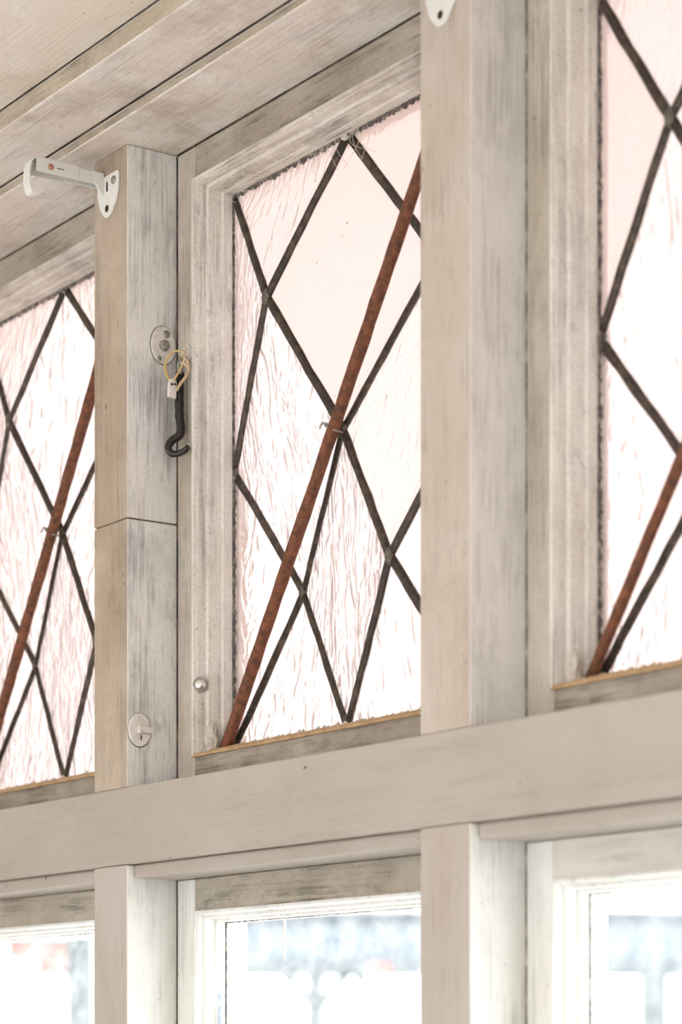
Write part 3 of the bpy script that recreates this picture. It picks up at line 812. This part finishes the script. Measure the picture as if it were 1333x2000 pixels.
# ------------------------------------------------------------------ catch disc, chrome stud, painted keeper
t = tag(empty('turn_catch', (XJ, 1.0118, 0.2625)), 'painted over oval catch plate with folded tab low on the left post', 'catch')
obj('dark_rim', ellipse_plate(1.0121, 0.2633, 0.0114, 0.0146, XJ, XJ + 0.0004), M['outline'], t)  # dark outline under the edge of the catch plate
cp = obj('oval_plate', ellipse_plate(1.0118, 0.2635, 0.0108, 0.0140, XJ + 0.0001, XJ + 0.0022), M['painted_iron'], t)
obj('tab', prism([(1.0105, 0.2610), (1.0215, 0.2605), (1.0225, 0.2625), (1.0220, 0.2655), (1.0110, 0.2665)], 'x', XJ + 0.0040, XJ + 0.0064), M['painted_iron'], t, 0.0006)
obj('tab_foot', prism([(1.0085, 0.2605), (1.0120, 0.2600), (1.0120, 0.2670), (1.0090, 0.2665)], 'x', XJ + 0.0016, XJ + 0.0064), M['painted_iron'], t, 0.0006)
obj('slot', bx(XJ + 0.0022, XJ + 0.0026, 1.0120, 1.0128, 0.2550, 0.2590), M['dark_hole'], cp)

xs_ = post_x(0) + PW + 0.0012 + 0.0285
t = tag(empty('chrome_stud', (xs_ + 0.003, 1.0545, 0.296)), 'small round shiny stud on the edge of the middle sash', 'stud')
sc_ = (xs_ + 0.0042, 1.0510, 0.3005)
obj('rim', lathe(bmesh.new(), [(0.0060, 0), (0.0065, 0.0016), (0.0058, 0.0028), (0.0048, 0.0028), (0.0046, 0.0018), (0, 0.0018)], sc_, (1, -0.75, 0), 28), M['steel'], t, smooth=True)
obj('dome', lathe(bmesh.new(), [(0.0047, 0.0016), (0.0044, 0.0032), (0.0028, 0.0045), (0, 0.0050)], sc_, (1, -0.75, 0), 24), M['chrome'], t, smooth=True)
t = tag(empty('keeper_plate', (xs_ + 0.006, 1.062, 0.258)), 'painted over narrow oval plate at the bottom of the middle sash edge', 'plate')
obj('oval_plate', ellipse_plate(1.0620, 0.2690, 0.0052, 0.0115, xs_ + 0.0045, xs_ + 0.0072), M['painted_iron'], t)
for z in (0.2765, 0.2615):
    obj('screw_hole', lathe(bmesh.new(), [(0.0011, 0), (0.0011, 0.0003), (0, 0.0003)], (xs_ + 0.0072, 1.0620, z), (1, 0, 0), 12), M['dark_hole'], t)

# ------------------------------------------------------------------ cobwebs
def web(name, label, strands):
    bm = bmesh.new()
    for s in strands:
        tube(bm, smooth_path(s, 5), 0.00016, 4)
    tag(obj(name, bm, M['cobweb']), label, 'cobweb', None, 'stuff')
rr = random.Random(5)
st = []
for j in range(10):
    x = rr.uniform(-1.71, -1.60); z = 0.722 - rr.uniform(0, 0.004)
    st.append([(x, 1.045, z), (x + rr.uniform(-0.01, 0.015), 1.052, z - rr.uniform(0.006, 0.016)), (x + rr.uniform(-0.01, 0.03), 1.066, z - rr.uniform(0.012, 0.032))])
web('cobweb', 'wispy cobweb threads under the top rail of the middle leaded window', st)
st = []
for j in range(8):
    x = rr.uniform(-1.57, -1.51)
    st.append([(x, 1.07, 0.715), (x + rr.uniform(-0.012, 0.012), 1.072, 0.70), (x + rr.uniform(-0.02, 0.02), 1.076, 0.685)])
web('cobweb', 'cobweb threads at the top point of the diamond lead in the middle window', st)

# ------------------------------------------------------------------ outside
M['snow'] = plain('pale_ground', (0.86, 0.86, 0.85), 0.9, scale=0.6, col2=(0.82, 0.82, 0.81))
M['blue_grey'] = plain('pale_blue_timber', (0.072, 0.086, 0.102), 0.7, scale=3, col2=(0.085, 0.098, 0.114))
M['grey_timber'] = plain('grey_timber', (0.055, 0.064, 0.07), 0.7, scale=5, col2=(0.048, 0.056, 0.062))
M['red_wall'] = plain('red_boards', (0.17, 0.075, 0.066), 0.7, scale=2, col2=(0.18, 0.086, 0.077))
M['white_wall'] = plain('white_boards', (0.82, 0.82, 0.80), 0.7)
M['dim_glass'] = plain('dim_window_glass', (0.12, 0.135, 0.135), 0.3)
tag(obj('ground', bx(-90, 60, 1.13, 120, -2.1, -2.0), M['snow']), 'bright pale ground outside the windows', None, None, 'structure')
FW = Vector((-0.8211, 0.5707, 0)); RT = Vector((0.5707, 0.8211, 0))
RZ = math.radians(55.2)
GZ = -2.0 + H                  # ground in world heights

def site(name, depth, label, cat):
    p = FW * depth
    o = bpy.data.objects.new(name, None)
    COL.objects.link(o)
    o.location = (p.x, p.y, GZ)
    o.rotation_euler = (0, 0, RZ)
    WLOC[o.name] = Vector(o.location)
    return tag(o, label, cat)

def lbox(name, mat, parent, x0, x1, y0, y1, z0, z1, off=(0, 0, 0)):
    """Box in a site's own axes; heights above the ground."""
    return obj(name, bx(x0 - off[0], x1 - off[0], y0 - off[1], y1 - off[1], z0 - off[2], z1 - off[2]), mat, parent, local=True)

P = site('porch', 15.0, 'pale blue grey porch with beam, post and braces seen blurred through the middle lower window', 'porch')
def hz(v, d): return (2040 - v) / 4700 * d + 2.0
lbox('beam', M['grey_timber'], P, -1.5, 2.6, -0.06, 0.06, 2.42, 2.50)
lbox('fascia', M['blue_grey'], P, -1.15, 2.6, -0.02, 0.10, 2.50, 2.83)
lbox('roof', M['white_wall'], P, -1.2, 2.7, -0.10, 2.2, 2.84, 2.92)
for xx, w in ((-1.63, 0.085), (-0.16, 0.055), (1.95, 0.085)):
    lbox('post', M['grey_timber'], P, xx - w, xx + w, -0.05, 0.05, 0.0, 2.42 if xx > -1.5 else 2.68)
def lbar(name, mat, parent, a, b, w):
    bm = bmesh.new()
    tube(bm, [Vector((a[0], 0, a[1])), Vector((b[0], 0, b[1]))], w, 4)
    return obj(name, bm, mat, parent, local=True)
lbar('brace', M['grey_timber'], P, (-0.36, 2.44), (-0.18, 2.24), 0.04)
lbar('brace', M['grey_timber'], P, (0.04, 2.44), (-0.13, 2.24), 0.04)
lbar('brace', M['grey_timber'], P, (0.10, 2.44), (0.42, 2.0), 0.045)
t = site('hanging_box', 14.8, 'small red box hung under the porch beam outside', 'box')
lbox('box_body', M['red_wall'], t, 0.17, 0.31, -0.05, 0.05, 2.435, 2.485)
lbox('box_lid', M['red_wall'], t, 0.165, 0.315, -0.055, 0.055, 2.486, 2.50)

t = site('red_house', 30.0, 'blurred red upper storey of a house seen through the bottom left window', 'house')
lbox('lower_wall', M['white_wall'], t, -5.2, -3.4, 0.1, 3.0, 0.0, 2.86)
lbox('upper_wall', M['red_wall'], t, -4.18, -3.42, 0.0, 3.0, 2.86, 3.34)
w_ = lbox('window', M['dim_glass'], t, -3.80, -3.68, -0.03, 0.0, 3.05, 3.34)
lbox('awning', M['white_wall'], t, -4.05, -3.80, -0.35, 0.0, 2.90, 3.02)
lbox('roof', M['white_wall'], t, -4.3, -3.3, -0.1, 3.1, 3.34, 3.42)
t = site('pink_shed', 26.0, 'blurred pinkish shed seen through the bottom right window', 'shed')
lbox('wall', M['red_wall'], t, 2.75, 3.15, 0.0, 2.0, 3.0, 3.30)
lbox('lower_wall', M['white_wall'], t, 2.6, 3.4, 0.05, 2.0, 0.0, 3.0)
lbox('roof', M['white_wall'], t, 2.6, 3.4, -0.1, 2.1, 3.30, 3.38)
